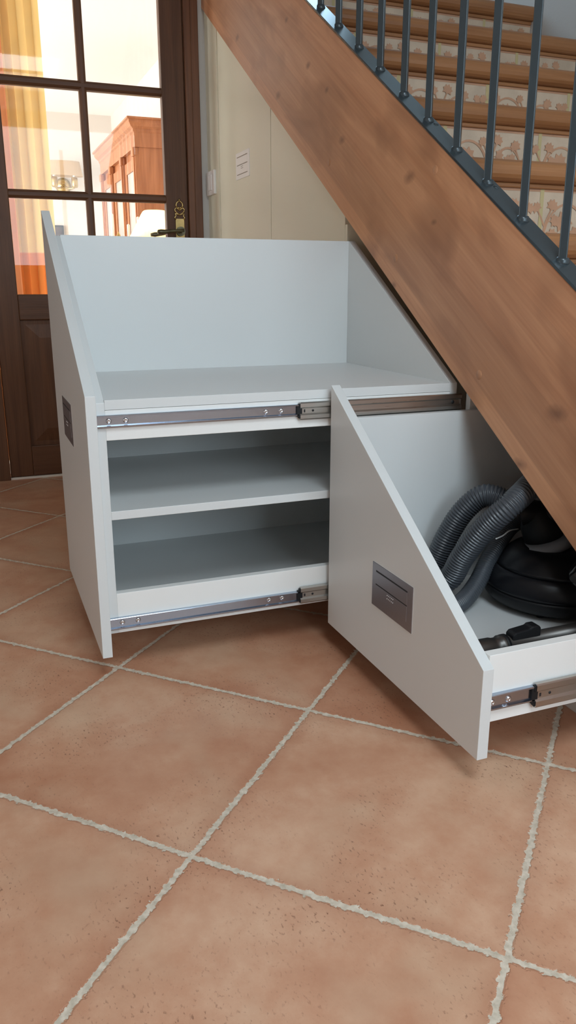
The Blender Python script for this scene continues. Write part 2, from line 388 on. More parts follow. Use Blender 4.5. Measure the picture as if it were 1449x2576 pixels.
# wall with the glazed door, opening Y -.905 .. .05, z 0 .. 2.32
bm = new()
box(bm, WX-.10, WX, .055, .125, 0, 2.75)
box(bm, WX-.10, WX, -4.5, -2.0, 0, 2.75)
box(bm, WX-.10, WX, -2.0, .055, 2.34, 2.75)
struct('wall_far', bm, M['plaster'], 'pale plaster wall beside the dark wooden glazed door')
bm = new(); box(bm, WX-.10, 4.4, 1.30, 1.40, 0, 4.6); struct('wall_stair', bm, M['plaster'], 'white wall running up behind the stairs')
# stairwell end wall with a window opening up high
bm = new()
box(bm, WX-.10, WX, .125, 1.30, 2.0, 2.45); box(bm, WX-.10, WX, .125, 1.30, 3.5, 4.6)
box(bm, WX-.10, WX, .125, .30, 2.45, 3.5); box(bm, WX-.10, WX, 1.08, 1.30, 2.45, 3.5)
struct('wall_landing', bm, M['plaster'])
bm = new(); box(bm, -2.84, 4.4, -4.6, -4.5, 0, .4); box(bm, -2.84, 4.4, -4.6, -4.5, 2.3, 2.75); box(bm, -2.84, -1.4, -4.6, -4.5, .4, 2.3); box(bm, 1.6, 4.4, -4.6, -4.5, .4, 2.3)
struct('wall_back', bm, M['plaster'])
bm = new(); box(bm, 3.4, 3.5, -4.6, -.7, 0, 4.6); box(bm, 3.4, 3.5, 1.05, 1.40, 0, 4.6); box(bm, 3.4, 3.5, -.7, 1.05, 2.6, 4.6); box(bm, 3.4, 3.5, -.7, 1.05, 0, 1.0)
struct('wall_entrance', bm, M['plaster'])
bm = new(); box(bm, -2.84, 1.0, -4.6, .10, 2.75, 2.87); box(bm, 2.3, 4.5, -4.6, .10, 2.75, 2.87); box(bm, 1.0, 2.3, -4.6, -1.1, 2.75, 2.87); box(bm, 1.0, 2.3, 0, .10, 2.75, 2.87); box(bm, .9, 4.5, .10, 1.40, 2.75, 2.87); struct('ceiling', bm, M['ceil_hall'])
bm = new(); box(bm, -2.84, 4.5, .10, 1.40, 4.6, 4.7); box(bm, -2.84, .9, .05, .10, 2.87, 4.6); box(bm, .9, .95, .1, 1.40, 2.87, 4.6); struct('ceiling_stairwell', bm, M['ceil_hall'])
# window joinery of the hall windows that give the daylight; the back one is added for fill
def window(n, axis, pos, a0, a1, z0, z1, mull):
    bm = new()
    def b(u0, u1, w0, w1):
        if axis == 'x': box(bm, pos-.03, pos+.03, u0, u1, w0, w1)
        else: box(bm, u0, u1, pos-.03, pos+.03, w0, w1)
    t = .05
    b(a0, a0+t, z0, z1); b(a1-t, a1, z0, z1); b(a0, a1, z0, z0+t); b(a0, a1, z1-t, z1)
    for m_ in mull: b(m_-.02, m_+.02, z0, z1)
    o = obj('window_%d' % n, bm, M['wplate']); o['kind'] = 'structure'
window(1, 'x', 3.45, -.7, 1.05, 1.0, 2.6, (.175,))
window(2, 'y', -4.55, -1.4, 1.6, .4, 2.3, (-.4, .6))  # unseen back window, added as an opening for the fill light
window(3, 'x', WX-.05, .30, 1.08, 2.45, 3.5, (.69,))

bm = new(); box(bm, 1.0, 1.05, -1.1, 0, 2.74, 2.88); box(bm, 2.25, 2.3, -1.1, 0, 2.74, 2.88); box(bm, 1.05, 2.25, -1.1, -1.05, 2.74, 2.88); box(bm, 1.05, 2.25, -.05, 0, 2.74, 2.88); o = obj('window_5', bm, M['wplate']); o['kind'] = 'structure'  # unseen roof window frame, added around the top light
bm = new(); box(bm, -8.0, WX-.1, -4.5, .6, 0, .004); struct('floor_living_bounce', bm, M['threshold'])  # unseen pale floor, added to keep bounced light on the ceiling neutral
# living room behind the glass door
bm = new(); box(bm, -8.1, -8.0, -4.5, .7, 0, 2.75); struct('wall_living_far', bm, M['plaster_warm'], 'cream living room wall behind the sconce')
bm = new(); box(bm, -8.0, WX-.1, .6, .7, 0, 2.75); struct('wall_living_right', bm, M['plaster_warm'], 'cream living room wall behind the tall bookcase')
bm = new(); box(bm, -8.0, WX-.1, -4.6, -4.5, 0, .3); box(bm, -8.0, -7.2, -4.6, -4.5, .3, 2.3); box(bm, -3.6, WX-.1, -4.6, -4.5, .3, 2.3); box(bm, -8.0, WX-.1, -4.6, -4.5, 2.3, 2.75)
struct('wall_living_window', bm, M['plaster_warm'])
bm = new(); box(bm, -8.0, WX-.1, -4.5, .6, 2.6, 2.72); struct('ceiling_living', bm, M['ceil'], 'bright white living room ceiling')
window(4, 'y', -4.55, -7.2, -3.6, .3, 2.3, (-6.0, -4.8))
bm = new(); box(bm, WX-.10, -1.24, .70, .78, 0, 1.28); 
struct('wall_cupboard_back', bm, M['plaster'])

# --- glazed door (structure) with its frame
door = bpy.data.objects.new('door_1', None); COL.objects.link(door); door.location = (WX, -.42, 0); door['kind'] = 'structure'
door['label'] = 'dark oak glazed door with muntins and brass handle plate'; door['category'] = 'door'
DX0, DX1 = WX-.045, WX-.002
YS = (-.775, -.444, -.412, -.082)            # glass edges and centre muntin
def dpart(name, *b, mat='doorwood', bev=.004): return panel(name, door, M[mat], *b, bev=bev)
dpart('stile', DX0, DX1, -.878, YS[0], .012, 2.30)
dpart('stile', DX0, DX1, YS[3], .022, .012, 2.30)
dpart('rail', DX0, DX1, YS[0], YS[3], .733, .845, mat='doorwood_h')
dpart('rail', DX0, DX1, YS[0], YS[3], .012, .155, mat='doorwood_h')
dpart('rail', DX0, DX1, YS[0], YS[3], 2.20, 2.30, mat='doorwood_h')
for z in (1.252, 1.700):
    bm = new(); prism(bm, [(DX0, z), (DX0+.008, z-.0), (DX1-.012, z), (DX1-.003, z+.010), (DX1-.003, z+.024), (DX1-.012, z+.035), (DX0, z+.035)], 'y', YS[0], YS[3]); obj('muntin', bm, M['doorwood_h'], door)
bm = new(); prism(bm, [(DX0+.0006, YS[1]), (DX1-.012, YS[1]), (DX1-.0036, YS[1]+.010), (DX1-.0036, YS[2]-.010), (DX1-.012, YS[2]), (DX0+.0006, YS[2])], 'z', .845, 2.20); obj('muntin', bm, M['doorwood'], door)
for (a, b) in ((YS[0], YS[1]), (YS[2], YS[3])):
    for (z0, z1) in ((.845, 1.252), (1.287, 1.700), (1.735, 2.20)):
        panel('glass_pane', door, M['glass'], WX-.026, WX-.022, a-.003, b+.003, z0-.003, z1+.003, bev=0)
# raised bottom panel
bm = new()
box(bm, DX0+.008, DX1-.014, YS[0]-.002, YS[3]+.002, .153, .735)
ya, yb, za, zb_ = YS[0]+.02, YS[3]-.02, .175, .713
A = [(ya, za), (yb, za), (yb, zb_), (ya, zb_)]; B = [(ya+.06, za+.06), (yb-.06, za+.06), (yb-.06, zb_-.06), (ya+.06, zb_-.06)]
va = [bm.verts.new((DX1-.0141, y, z)) for y, z in A]; vb = [bm.verts.new((DX1-.003, y, z)) for y, z in B]
bm.faces.new(vb)
for i in range(4): bm.faces.new((va[i], va[(i+1) % 4], vb[(i+1) % 4], vb[i]))
obj('raised_panel', bm, M['doorwood'], door)
# frame around it (jambs) and second leaf to the left
bm = new(); box(bm, WX-.10, WX+.012, .024, .055, 0, 2.34, .003); box(bm, WX-.10, WX+.006, .055, .092, 0, 2.37, .003); obj('jamb', bm, M['casing'], door)
bm = new(); box(bm, WX-.10, WX+.006, -2.0, -.880, .0, 2.34, .003); obj('fixed_leaf', bm, M['doorwood'], door)
bm = new(); box(bm, WX-.10, WX+.012, -.88, .024, 2.30, 2.37, .003); obj('head_jamb', bm, M['casing'], door)
panel('threshold', door, M['threshold'], WX-.10, WX-.001, -.88, .024, .0, .010, bev=0)
# handle: ornamented brass backplate and a lever
hp = None
bm = new()
xx0, xx1 = WX-.001, WX+.003
yc = -.021
box(bm, xx0, xx1, yc-.021, yc+.021, .93, 1.185, .001)
def strip(pts, r): sweep(bm, [Vector((WX+.001, yc+y, z)) for y, z in pts], r, 8)
for s in (-1, 1):
    strip([(s*.019, 1.180), (s*.024, 1.190), (s*.017, 1.197), (s*.022, 1.206), (s*.010, 1.205), (s*.0, 1.200)], .0036)      # shoulder scrolls
    strip([(0, 1.203), (s*.010, 1.207), (s*.021, 1.216), (s*.023, 1.226), (s*.016, 1.232), (s*.008, 1.228), (0, 1.220)], .0036)  # heart
    strip([(s*.012, 1.230), (s*.016, 1.243), (s*.014, 1.252), (s*.006, 1.260), (0, 1.264)], .0038)                    # upper ring
    strip([(s*.010, 1.236), (s*.004, 1.232), (0, 1.229)], .0034)
strip([(0, 1.262), (0, 1.272)], .003)
hp = obj('handle_plate', bm, M['brass'], door); hp['label'] = 'pierced brass backplate'
bm = new()
cyl(bm, (WX+.003, yc, 1.128), (WX+.018, yc, 1.128), .021, 24)
cyl(bm, (WX+.018, yc, 1.128), (WX+.026, yc, 1.128), .015, 24)
cyl(bm, (WX+.02, yc, 1.128), (WX+.058, yc-.002, 1.128), .009, 16)
pth = [Vector((WX+.055, yc+.004, 1.129)), Vector((WX+.058, yc-.02, 1.128)), Vector((WX+.058, yc-.05, 1.126)), Vector((WX+.058, yc-.08, 1.122)), Vector((WX+.058, yc-.105, 1.121)), Vector((WX+.058, yc-.118, 1.12)), Vector((WX+.058, yc-.122, 1.12))]
rr = [.008, .0075, .0075, .0095, .0115, .010, .005]
sweep(bm, pth, lambda i: rr[i], 14)
# the lever on the other face, seen through the glass
cyl(bm, (WX-.047, yc, 1.128), (WX-.10, yc, 1.128), .009, 16)
sweep(bm, [Vector((WX-.098, yc+.004, 1.128)), Vector((WX-.10, yc-.05, 1.124)), Vector((WX-.10, yc-.10, 1.118)), Vector((WX-.10, yc-.12, 1.116))], lambda i: (.008, .0075, .011, .007)[i], 14)
hl = obj('lever_handle', bm, M['bronze'], hp); hl['label'] = 'dark bronze lever'

# ------------------------------------------------------------------ staircase
RISE = .198; GO = RISE/KS
st = thing('staircase', 'wooden stairs with leaf-tiled risers and a wide beech side beam', 'stairs', (-.398, .6, 0))
XA, XB = WX+.002, .72
bm = new(); XZ = .29815/KS
prism(bm, [(XA, zlo(XA)), (XZ, .0005), (XB, .0005), (XB, zhi(XB)), (XA, zhi(XA))], 'y', .110, .165, .002)
beam = obj('side_beam', bm, M['beam'], st)
Yb0, Yb1 = .166, 1.299
LAY = [0]
def layer(): LAY[0] = (LAY[0]+1) % 40; return LAY[0]*.00003
def leaf(bm, y, z, s, rot, x):
    x += layer()
    pts = [(0, 1.), (.30, .62), (.62, .80), (.66, .40), (1.0, .22), (.72, -.08), (.86, -.52), (.36, -.40), (.07, -.60), (.06, -1.0), (-.06, -1.0), (-.07, -.60), (-.36, -.40), (-.86, -.52), (-.72, -.08), (-1.0, .22), (-.66, .40), (-.62, .80), (-.30, .62)]
    c, sn = math.cos(rot), math.sin(rot)
    vs = [bm.verts.new((x, y+s*(u*c-v*sn), z+s*(u*sn+v*c))) for u, v in pts]
    f = bm.faces.new(vs); f.material_index = 1
def vine(bm, pts, w, x):
    x += layer()
    n = len(pts); L_, R_ = [], []
    for i in range(n):
        a = Vector(pts[max(i-1, 0)]); b = Vector(pts[min(i+1, n-1)]); d = (b-a).normalized(); nn = Vector((-d.y, d.x)); p = Vector(pts[i]); ww = w*(1-.5*i/n)
        L_.append(bm.verts.new((x, *(p+nn*ww)))); R_.append(bm.verts.new((x, *(p-nn*ww))))
    for i in range(n-1):
        f = bm.faces.new((L_[i], L_[i+1], R_[i+1], R_[i])); f.material_index = 1
for j in range(-3, 6):
    xn = -.398-GO*j; zb0 = .938+RISE*j
    # tread with rounded nosing
    th = .0535; prof = []
    prof += [(xn-GO-.03, zb0), (xn-.022, zb0)]
    for k in range(9):
        a = -PI/2+PI*k/8; prof.append((xn-.022+.022*math.cos(a), zb0+th/2+th/2*math.sin(a)))
    xr = xn-GO-.03 if j < 5 else WX+.002
    prof = [(xr, zb0)]+prof[1:]+[(xr, zb0+th)]
    bm = new(); prism(bm, prof, 'y', Yb0, Yb1)
    for f in bm.faces: f.smooth = False
    obj('tread', bm, M['tread'], st)
    # thin scotia strip under the nosing and the tiled riser
    bm = new(); box(bm, xn-.042, xn-.026, Yb0, Yb1, zb0-.012, zb0, .003); obj('nosing_strip', bm, M['tread'], st)
    xq = xn-.034; zr0 = zb0-RISE+th; zr1 = zb0
    bm = new(); box(bm, xq-.012, xq, Yb0, Yb1, zr0, zr1)
    h = zr1-zr0; TW = .335; rnd = random.Random(31+j)
    yy = Yb0-rnd.uniform(.02, .26); xo = xq+.0008
    # soft terracotta band at the tile top, joints, vines and leaves
    vs = [bm.verts.new((xo, y, z)) for y, z in ((Yb0, zr1-.018), (Yb1, zr1-.018), (Yb1, zr1), (Yb0, zr1))]; f = bm.faces.new(vs); f.material_index = 1
    while yy < Yb1:
        if yy > Yb0+.01:
            vs = [bm.verts.new((xo+.0001, y, z)) for y, z in ((yy-.006, zr0), (yy+.006, zr0), (yy+.006, zr1), (yy-.006, zr1))]; f = bm.faces.new(vs); f.material_index = 2
        def ok(y, m): return Yb0+m < y < Yb1-m
        arcs = ((.25, .070, .094, 1), (.66, .052, .082, -1), (.90, .030, .050, 1))
        for q, ra, ha, sgn in arcs:
            cy = yy+TW*q
            if ok(cy, ra+.006):
                vine(bm, [(cy+sgn*ra*math.cos(a), zr0+.004+ha*math.sin(a)) for a in [PI*.02+PI*.95*i/16 for i in range(17)]], .0042, xo+.0002)
                leaf(bm, cy-.10*ra*sgn, zr0+.56*ha, .44*ra, .45*sgn, xo+.0004)
                leaf(bm, cy+.52*ra*sgn, zr0+.020, .36*ra, -.9*sgn, xo+.0005)
                leaf(bm, cy-.62*ra*sgn, zr0+.016, .30*ra, 1.0*sgn, xo+.0006)
        for q, hh_, sg in ((.475, .112, 1), (.80, .098, -1), (.04, .10, 1)):
            cy = yy+TW*q
            if ok(cy, .04):
                vine(bm, [(cy-.004*sg, zr0), (cy, zr0+.3*hh_), (cy+.006*sg, zr0+.55*hh_), (cy+.020*sg, zr0+.85*hh_)], .0036, xo+.0003)
                vine(bm, [(cy, zr0+.42*hh_), (cy-.012*sg, zr0+.62*hh_), (cy-.024*sg, zr0+.80*hh_)], .0030, xo+.0003)
                leaf(bm, cy+.022*sg, zr0+.92*hh_, .019, -.3*sg, xo+.0007); leaf(bm, cy-.028*sg, zr0+.86*hh_, .016, .6*sg, xo+.0007); leaf(bm, cy+.030*sg, zr0+.56*hh_, .017, -1.4*sg, xo+.0007)
        yy += TW
    o = obj('riser', bm, [M['tile_base'], M['tile_motif'], M['tile_grout']], st)
# wooden plugs in the beam
for (px, pz) in ((-.886, .951), (-.466, .678), (-.703, 1.150), (-1.334, 1.251)):
    bm = new(); lathe(bm, [(0, 0), (.0105, 0), (.0112, -.0006), (.0112, -.004)], (px, .1094, pz), (0, -1, 0), 20)
    obj('wood_plug', bm, M['beam'], beam)

# railing: steel strip on the beam, balusters, hand rail
rl = thing('stair_railing', 'dark grey steel railing with upright bars fixed on the wooden beam', 'railing', (-.8, .137, zhi(-.8)))
bm = new(); tF = .0075
prism(bm, [(XA, zhi(XA)+.0005), (XB, zhi(XB)+.0005), (XB, zhi(XB)+tF), (XA, zhi(XA)+tF)], 'y', .109, .162, .001)
strip_o = obj('base_strip', bm, M['steel'], rl)
bal = [-1.479-.136, -1.479, -1.343, -1.201, -1.065, -.926, -.796, -.659, -.524, -.387, -.249, -.112]
for bx_ in bal:
    zb1 = zhi(bx_)+tF-.004
    bm = new(); r = .0122; ry = .14
    c = []
    for k in range(4):
        a = math.radians(48+45+90*k); c.append((bx_+r*math.cos(a), ry+r*math.sin(a)))
    prism(bm, c, 'z', zb1-.006, zb1+.92, .0018)
    o = obj('baluster', bm, M['steel'], rl)
    bm = new()
    lathe(bm, [(.0150, -.008), (.0150, -.003), (.0132, .002), (.0118, .006), (0, .006)], (bx_, ry, zb1+.004), (math.sin(SLOPE)*.35, 0, 1), 16); obj('weld_foot', bm, M['steel'], o)
for sx in (-.93, -.504, -.775):
    bm = new(); zc = zhi(sx)+tF
    lathe(bm, [(0, .0022), (.004, .002), (.0068, .0005), (.0068, -.001)], (sx, .150, zc), (math.sin(SLOPE), 0, math.cos(SLOPE)), 16); obj('screw', bm, M['steel'], strip_o)
bm = new(); za_ = lambda x: zhi(x)+.92
prism(bm, [(-1.75, za_(-1.75)), (.05, za_(.05)), (.05, za_(.05)+.03), (-1.75, za_(-1.75)+.03)], 'y', .118, .162, .004); obj('hand_rail', bm, M['steel'], rl)

# ------------------------------------------------------------------ under-stair cupboard (closed white doors, warm light tinted into the colour)
cb = thing('understair_cupboard', 'tall white cupboard tinted cream as warm light, with sloping top closed under the stair beam', 'cupboard', (-1.9, .13, 0))
def zc_(x): return zlo(x)-.012
for (a, b) in ((-2.5545, -1.8995), (-1.8945, -1.2400)):
    bm = new(); prism(bm, [(a, .06), (b, .06), (b, zc_(b)), (a, zc_(a))], 'y', YF+.004, YF+.024, .001); d = obj('cupboard_door', bm, M['cream'], cb)
    if a < -2:
        pl = new(); box(pl, -2.314, -2.142, YF+.0015, YF+.0045, 1.309, 1.411, .0008); h = obj('flush_pull', pl, M['wplate'], d); h['label'] = 'white flush pull plate'
bm = new(); box(bm, -1.2375, -1.2225, YF+.004, .70, .06, zc_(-1.23)-.02, .001); obj('side_panel', bm, M['cream'], cb)
bm = new(); prism(bm, [(WX+.001, 0), (-2.5585, 0), (-2.5585, zc_(-2.5585)), (WX+.001, zc_(WX))], 'y', YF+.002, YF+.03, .001)
struct('wall_filler', bm, M['cream'], 'narrow filler strip in warm-light cream tint between door frame and cupboard')
# plinth and the partition of the drawer bays
bm = new(); box(bm, -2.55, .70, .135, .155, 0, .055, .001); o = struct('baseboard_stair', bm, M['gwhite'], 'low white plinth under the drawers')
bm = new(); prism(bm, [(.155, .0), (1.0, .0), (1.0, .62), (.155, .62)], 'x', X1-.003, X1+.015, .001); struct('trim_1', bm, M['white'], 'white partition edge between the two drawer bays')

# light switch on the filler
sw = thing('light_switch', 'small white light switch on the warm-light tinted strip beside the door frame', 'switch', (-2.668, YF+.002, 1.29))
panel('switch_frame', sw, M['wplate'], -2.728, -2.608, YF-.010, YF+.003, 1.286, 1.390, bev=.004)
panel('rocker', sw, M['wplate'], -2.696, -2.640, YF-.013, YF-.008, 1.304, 1.372, bev=.003)

# ------------------------------------------------------------------ drawers
def slide_inner(parent, x, y0, y1, z0, z1, screws, mat='zinc'):
    h = z1-z0; bm = new()
    prof = [(x, z0), (x+.0085, z0), (x+.0095, z0+.0018), (x+.0095, z0+.0035), (x+.0045, z0+.0055), (x+.0045, z1-.0045), (x+.0095, z1-.0030), (x+.0095, z1-.0012), (x+.0085, z1), (x, z1)]
    prism(bm, prof, 'y', y0, y1)
    o = obj('slide_rail', bm, M[mat], parent)
    for (y, z) in screws:
        b2 = new(); lathe(b2, [(0, .0022), (.0018, .0020), (.0022, .0030), (.0040, .0028), (.0056, .0012), (.0062, 0), (.0062, -.002)], (x+.0046, y, z), (1, 0, 0), 18); obj('screw', b2, M['screw'], o)
    return o
def slide_mid(parent, x, y0, y1, z0, z1, mat='zinc2', holes=()):
    h = z1-z0; bm = new(); t = .0013
    prof_o = [(0.004, 0), (.0105, 0), (.0128, .0025), (.0128, .27*h), (.0085, .36*h), (.0085, .64*h), (.0128, .73*h), (.0128, h-.0025), (.0105, h), (.004, h)]
    pts = [(x+u, z0+v) for u, v in prof_o]
    inn = [(x+u-t if 0 < i < len(prof_o)-1 else x+u, z0+v+(t if v < h*.2 else (-t if v > h*.8 else 0))) for i, (u, v) in enumerate(prof_o)]
    prism(bm, pts+inn[::-1], 'y', y0, y1)
    o = obj('slide_channel', bm, M[mat], parent)
    b2 = new(); box(b2, x+.003, x+.0095, y0-.0075, y0+.006, z0+.18*h, z1-.18*h, .001); box(b2, x+.003, x+.011, y0-.003, y0+.004, z0+.08*h, z0+.3*h, .001); box(b2, x+.003, x+.011, y0-.003, y0+.004, z1-.3*h, z1-.08*h, .001)
    obj('end_stop', b2, M['blackm'], o)
    b3 = new(); zc = (z0+z1)/2
    box(b3, x+.0078, x+.0089, y0+.010, y0+.0135, zc-.0035, zc+.0035); obj('slot', b3, M['plate_d'], o); b3 = new()
    lathe(b3, [(0, .0005), (.0028, .0005), (.0028, -.001)], (x+.0085, y0+.033, zc), (1, 0, 0), 16)
    obj('hole', b3, M['plate_d'], o)
    for yh in holes: b3 = new(); lathe(b3, [(0, .0005), (.0045, .0005), (.0045, -.001)], (x+.0085, yh, zc), (1, 0, 0), 16); obj('hole', b3, M['plate_d'], o)
    return o
def pull(parent, xa, xb, z0, z1, yf):
    bm = new(); box(bm, xa, xb, yf-.0018, yf+.002, z0, z1, .0006); h = obj('flush_pull', bm, M['plate'], parent); h['label'] = 'grey metal flush pull plate'
    W, H = xb-xa, z1-z0; sx0, sx1 = xa+.10*W, xb-.12*W
    b2 = new(); box(b2, sx0, sx1, yf-.0026, yf-.0012, z0+.540*H, z0+.815*H, .0005); obj('flap', b2, M['plate'], h)
    b2 = new(); box(b2, sx0, sx1, yf-.0026, yf-.0012, z0+.180*H, z0+.515*H, .0005); obj('push_pad', b2, M['plate'], h)
    b2 = new()
    box(b2, sx0, sx1, yf-.0022, yf-.0012, z0+.815*H, z0+.845*H); box(b2, sx0, sx1, yf-.0022, yf-.0012, z0+.515*H, z0+.540*H)
    obj('slot', b2, M['plate_d'], h)
    b2 = new(); cx = (sx0+sx1)/2+.006*0
    for i in range(5):
        for k in range(2):
            lathe(b2, [(0, .0011), (.0009, .0009), (.0013, 0)], (cx-.0135+i*.0062, yf-.0026, z0+(.455-.075*k)*H), (0, -1, 0), 10)
    d = obj('raised_dots', b2, M['dots'], h); d['label'] = 'two rows of bright raised dots'
    b2 = new(); box(b2, xa-.0006, xb+.0006, yf-.0004, yf+.001, z0-.0006, z1+.0006); obj('plate_gasket', b2, M['edge'], h)

Y1 = -.7801; T = .0222
d1 = thing('pull_out_drawer', 'tall white pull-out drawer with two open shelves, rolled far out beside the glazed door', 'drawer', ((X0+X1)/2, -.35, .06), 'white pull-out drawers under the stairs')
zt = lambda x: 1.072-KS*(x-X0)
bm = new(); prism(bm, [(X0, .0603), (X1, .0603), (X1, .6568), (X0, 1.0720)], 'y', Y1, Y1+T, .0009); fr = obj('front_panel', bm, M['white'], d1)
pull(fr, -1.028, -.842, .5025, .6045, Y1)
XS = X1-.0145                                 # drawer box side face
ya = Y1+T; yb = ya+.0195
yE = .134
XT = -1.188
def zbx(x): return 1.010+(x-XT)*(.645-1.010)/(XS-XT)
bm = new(); prism(bm, [(XT-.019, .112), (XS, .112), (XS, .640), (XT, 1.008), (XT-.019, 1.008)], 'y', ya, yb, .0008); obj('inner_front_panel', bm, M['white'], d1)
bm = new(); prism(bm, [(XT-.019, .112), (XS, .112), (XS, .645), (XT, 1.010), (XT-.019, 1.010)], 'y', yE-.020, yE, .0008); obj('back_panel', bm, M['white'], d1)
panel('tall_side_panel', d1, M['white'], XT-.019, XT, yb, yE-.020, .112, 1.010)
panel('deck', d1, M['white'], XT, XS, yb, yE-.020, .6245, .6455)
panel('slide_board', d1, M['edge'], XS-.022, XS, yb, yE-.020, .559, .6238)
panel('deck_backing', d1, M['white'], XT, XS-.022, yb, yE-.020, .600, .6240)
panel('shelf', d1, M['white'], XT, XS, yb, yE-.020, .381, .4005)
panel('bottom_board', d1, M['edge'], XS-.020, XS, yb, yE-.020, .112, .2075)
panel('bottom_panel', d1, M['white'], XT, XS-.020, yb, yE-.020, .115, .134)
panel('compartment_back', d1, M['white'], XT+.002, XT+.020, yb, yE-.020, .134, .600)
sc_u = [(-.732, .602), (-.696, .602), (-.377, .602), (-.340, .602)]; sc_l = [(-.730, .139), (-.694, .139), (-.373, .141), (-.339, .141)]
slide_inner(d1, XS, ya, -.270, .588, .6145, sc_u)
slide_mid(d1, XS, -.295, .142, .579, .6195, holes=(.118,))
slide_inner(d1, XS, ya, -.270, .1235, .1510, sc_l, 'zinc')
slide_mid(d1, XS, -.292, .142, .1195, .1620)

Y2 = -.2203
d2 = thing('pull_out_drawer', 'lower white pull-out drawer holding the black vacuum cleaner, with pointed sloping front', 'drawer', ((X1+X2)/2, .1, .06), 'white pull-out drawers under the stairs')
XL = X1+.0035
bm = new(); prism(bm, [(XL, .0603), (X2, .0603), (X2, .2373), (XL, .6568)], 'y', Y2, Y2+T, .0009); fr = obj('front_panel', bm, M['white'], d2)
pull(fr, -.338, -.166, .2035, .3030, Y2)
ya2 = Y2+T; XS2 = X2-.0145; XT2 = -.543; yE2 = .66
panel('tall_side_panel', d2, M['white'], XT2-.019, XT2, ya2, yE2, .112, .5815)
panel('side_panel', d2, M['edge'], XS2-.020, XS2, ya2, yE2, .123, .2555)
panel('bottom_panel', d2, M['white'], XT2, XS2-.020, ya2, yE2, .125, .1445)
panel('inner_front_panel', d2, M['white'], XT2, XS2-.020, ya2, ya2+.019, .1445, .205)
bm = new(); prism(bm, [(XT2, .125), (XS2-.02, .125), (XS2-.02, .26), (XT2, .58)], 'y', yE2-.02, yE2, .0008); obj('back_panel', bm, M['white'], d2)
slide_inner(d2, XS2, ya2, -.08, .1510, .1810, [(-.190, .1655), (-.155, .1655)])
slide_mid(d2, XS2, -.0995, .30, .1385, .1860, holes=())

# ------------------------------------------------------------------ vacuum cleaner in the low drawer
VC = Vector((-.325, .262, .1445))
va_ = thing('vacuum_cleaner', 'black canister vacuum cleaner with ribbed grey hose lying in the low drawer', 'vacuum cleaner', VC)
bm = new(); lathe(bm, [(.135, .012), (.152, .016), (.162, .028), (.1655, .040), (.1655, .046), (.163, .049)], VC, (0, 0, 1), 56); obj('bumper', bm, M['blackm'], va_)
bm = new(); lathe(bm, [(.1635, .049), (.163, .058), (.159, .072), (.151, .086), (.143, .095), (.140, .096)], VC, (0, 0, 1), 56); obj('lower_body', bm, M['black'], va_)
bm = new(); lathe(bm, [(.1395, .0965), (.133, .103), (.122, .115), (.110, .127), (.098, .136), (.080, .142), (.0, .145)], VC, (0, 0, 1), 56); obj('dome', bm, M['black'], va_)
NA = Vector((-.18, -.28, 1)).normalized(); NC = VC+Vector((-.012, -.020, .134))
bm = new(); lathe(bm, [(.068, .0), (.069, .012), (.064, .020), (.046, .024), (.040, .022)], NC, NA, 48); obj('neck_collar', bm, M['collar'], va_)
bm = new(); lathe(bm, [(.046, .0), (.046, .060), (.041, .075), (.036, .095), (.030, .104), (.0, .106)], NC, NA, 40)
top = NC+NA*.085
sweep(bm, spline([top, top+Vector((-.008, -.03, .006)), Vector((-.366, .178, .362))], 6), .0315, 20)
sweep(bm, spline([top, top+Vector((.035, .04, .008)), top+Vector((.075, .08, .0))], 5), .030, 20)
obj('hose_connector', bm, M['blackm'], va_)
bm = new()
mt = Matrix.Translation(VC+Vector((.115, .03, .095))) @ Matrix.Diagonal((.062, .09, .055, 1))
bmesh.ops.create_uvsphere(bm, u_segments=28, v_segments=18, radius=1, matrix=mt)
for f in bm.faces: f.smooth = True
obj('smoked_bulge', bm, M['smoke'], va_)
for a in (0.3, 2.2, 4.2, 5.4):
    bm = new(); c = VC+Vector((.125*math.cos(a), .125*math.sin(a), .013)); lathe(bm, [(0, -.009), (.010, -.009), (.013, 0), (.010, .009), (0, .009)], c, (math.cos(a), math.sin(a), 0), 16); obj('wheel', bm, M['blackm'], va_)
def hose_bm(pts, r, pitch=.0066, per=6, seg=28):
    p = resample(spline(pts, 40), pitch/per); bm = new()
    sweep(bm, p, lambda i: r*(1.0-.11*(.5-.5*math.cos(2*PI*(i % per)/per))), seg); return bm
H = [(-.366, .178, .362), (-.393, .152, .388), (-.425, .115, .395), (-.452, .080, .352), (-.474, .055, .288), (-.488, .030, .215), (-.475, -.012, .180), (-.440, -.012, .176),
     (-.405, .022, .205), (-.375, .035, .269), (-.333, .060, .346), (-.296, .105, .413), (-.335, .195, .448), (-.40, .29, .45), (-.455, .37, .42), (-.490, .40, .36), (-.495, .36, .315), (-.478, .28, .305), (-.450, .215, .292), (-.398, .128, .247), (-.366, .072, .198), (-.342, .018, .170), (-.305, -.06, .166), (-.25, -.12, .165)]
H1 = [Vector(p) for p in H]
bm = hose_bm(H1[:14], .0285, .0070, 6, 28); ho = obj('hose', bm, M['hose'], va_); ho['label'] = 'thick ribbed grey hose'
bm = hose_bm(H1[13:], .0215, .0062, 6, 22); ho = obj('hose', bm, M['hose'], va_); ho['label'] = 'thinner dark ribbed hose'
bm = new(); sweep(bm, spline([(-.322, .085, .322), (-.345, .120, .318), (-.372, .160, .318), (-.392, .200, .312)], 8), .0016, 8); cd = obj('wire', bm, M['wplate'], va_); cd['label'] = 'thin pale wire'

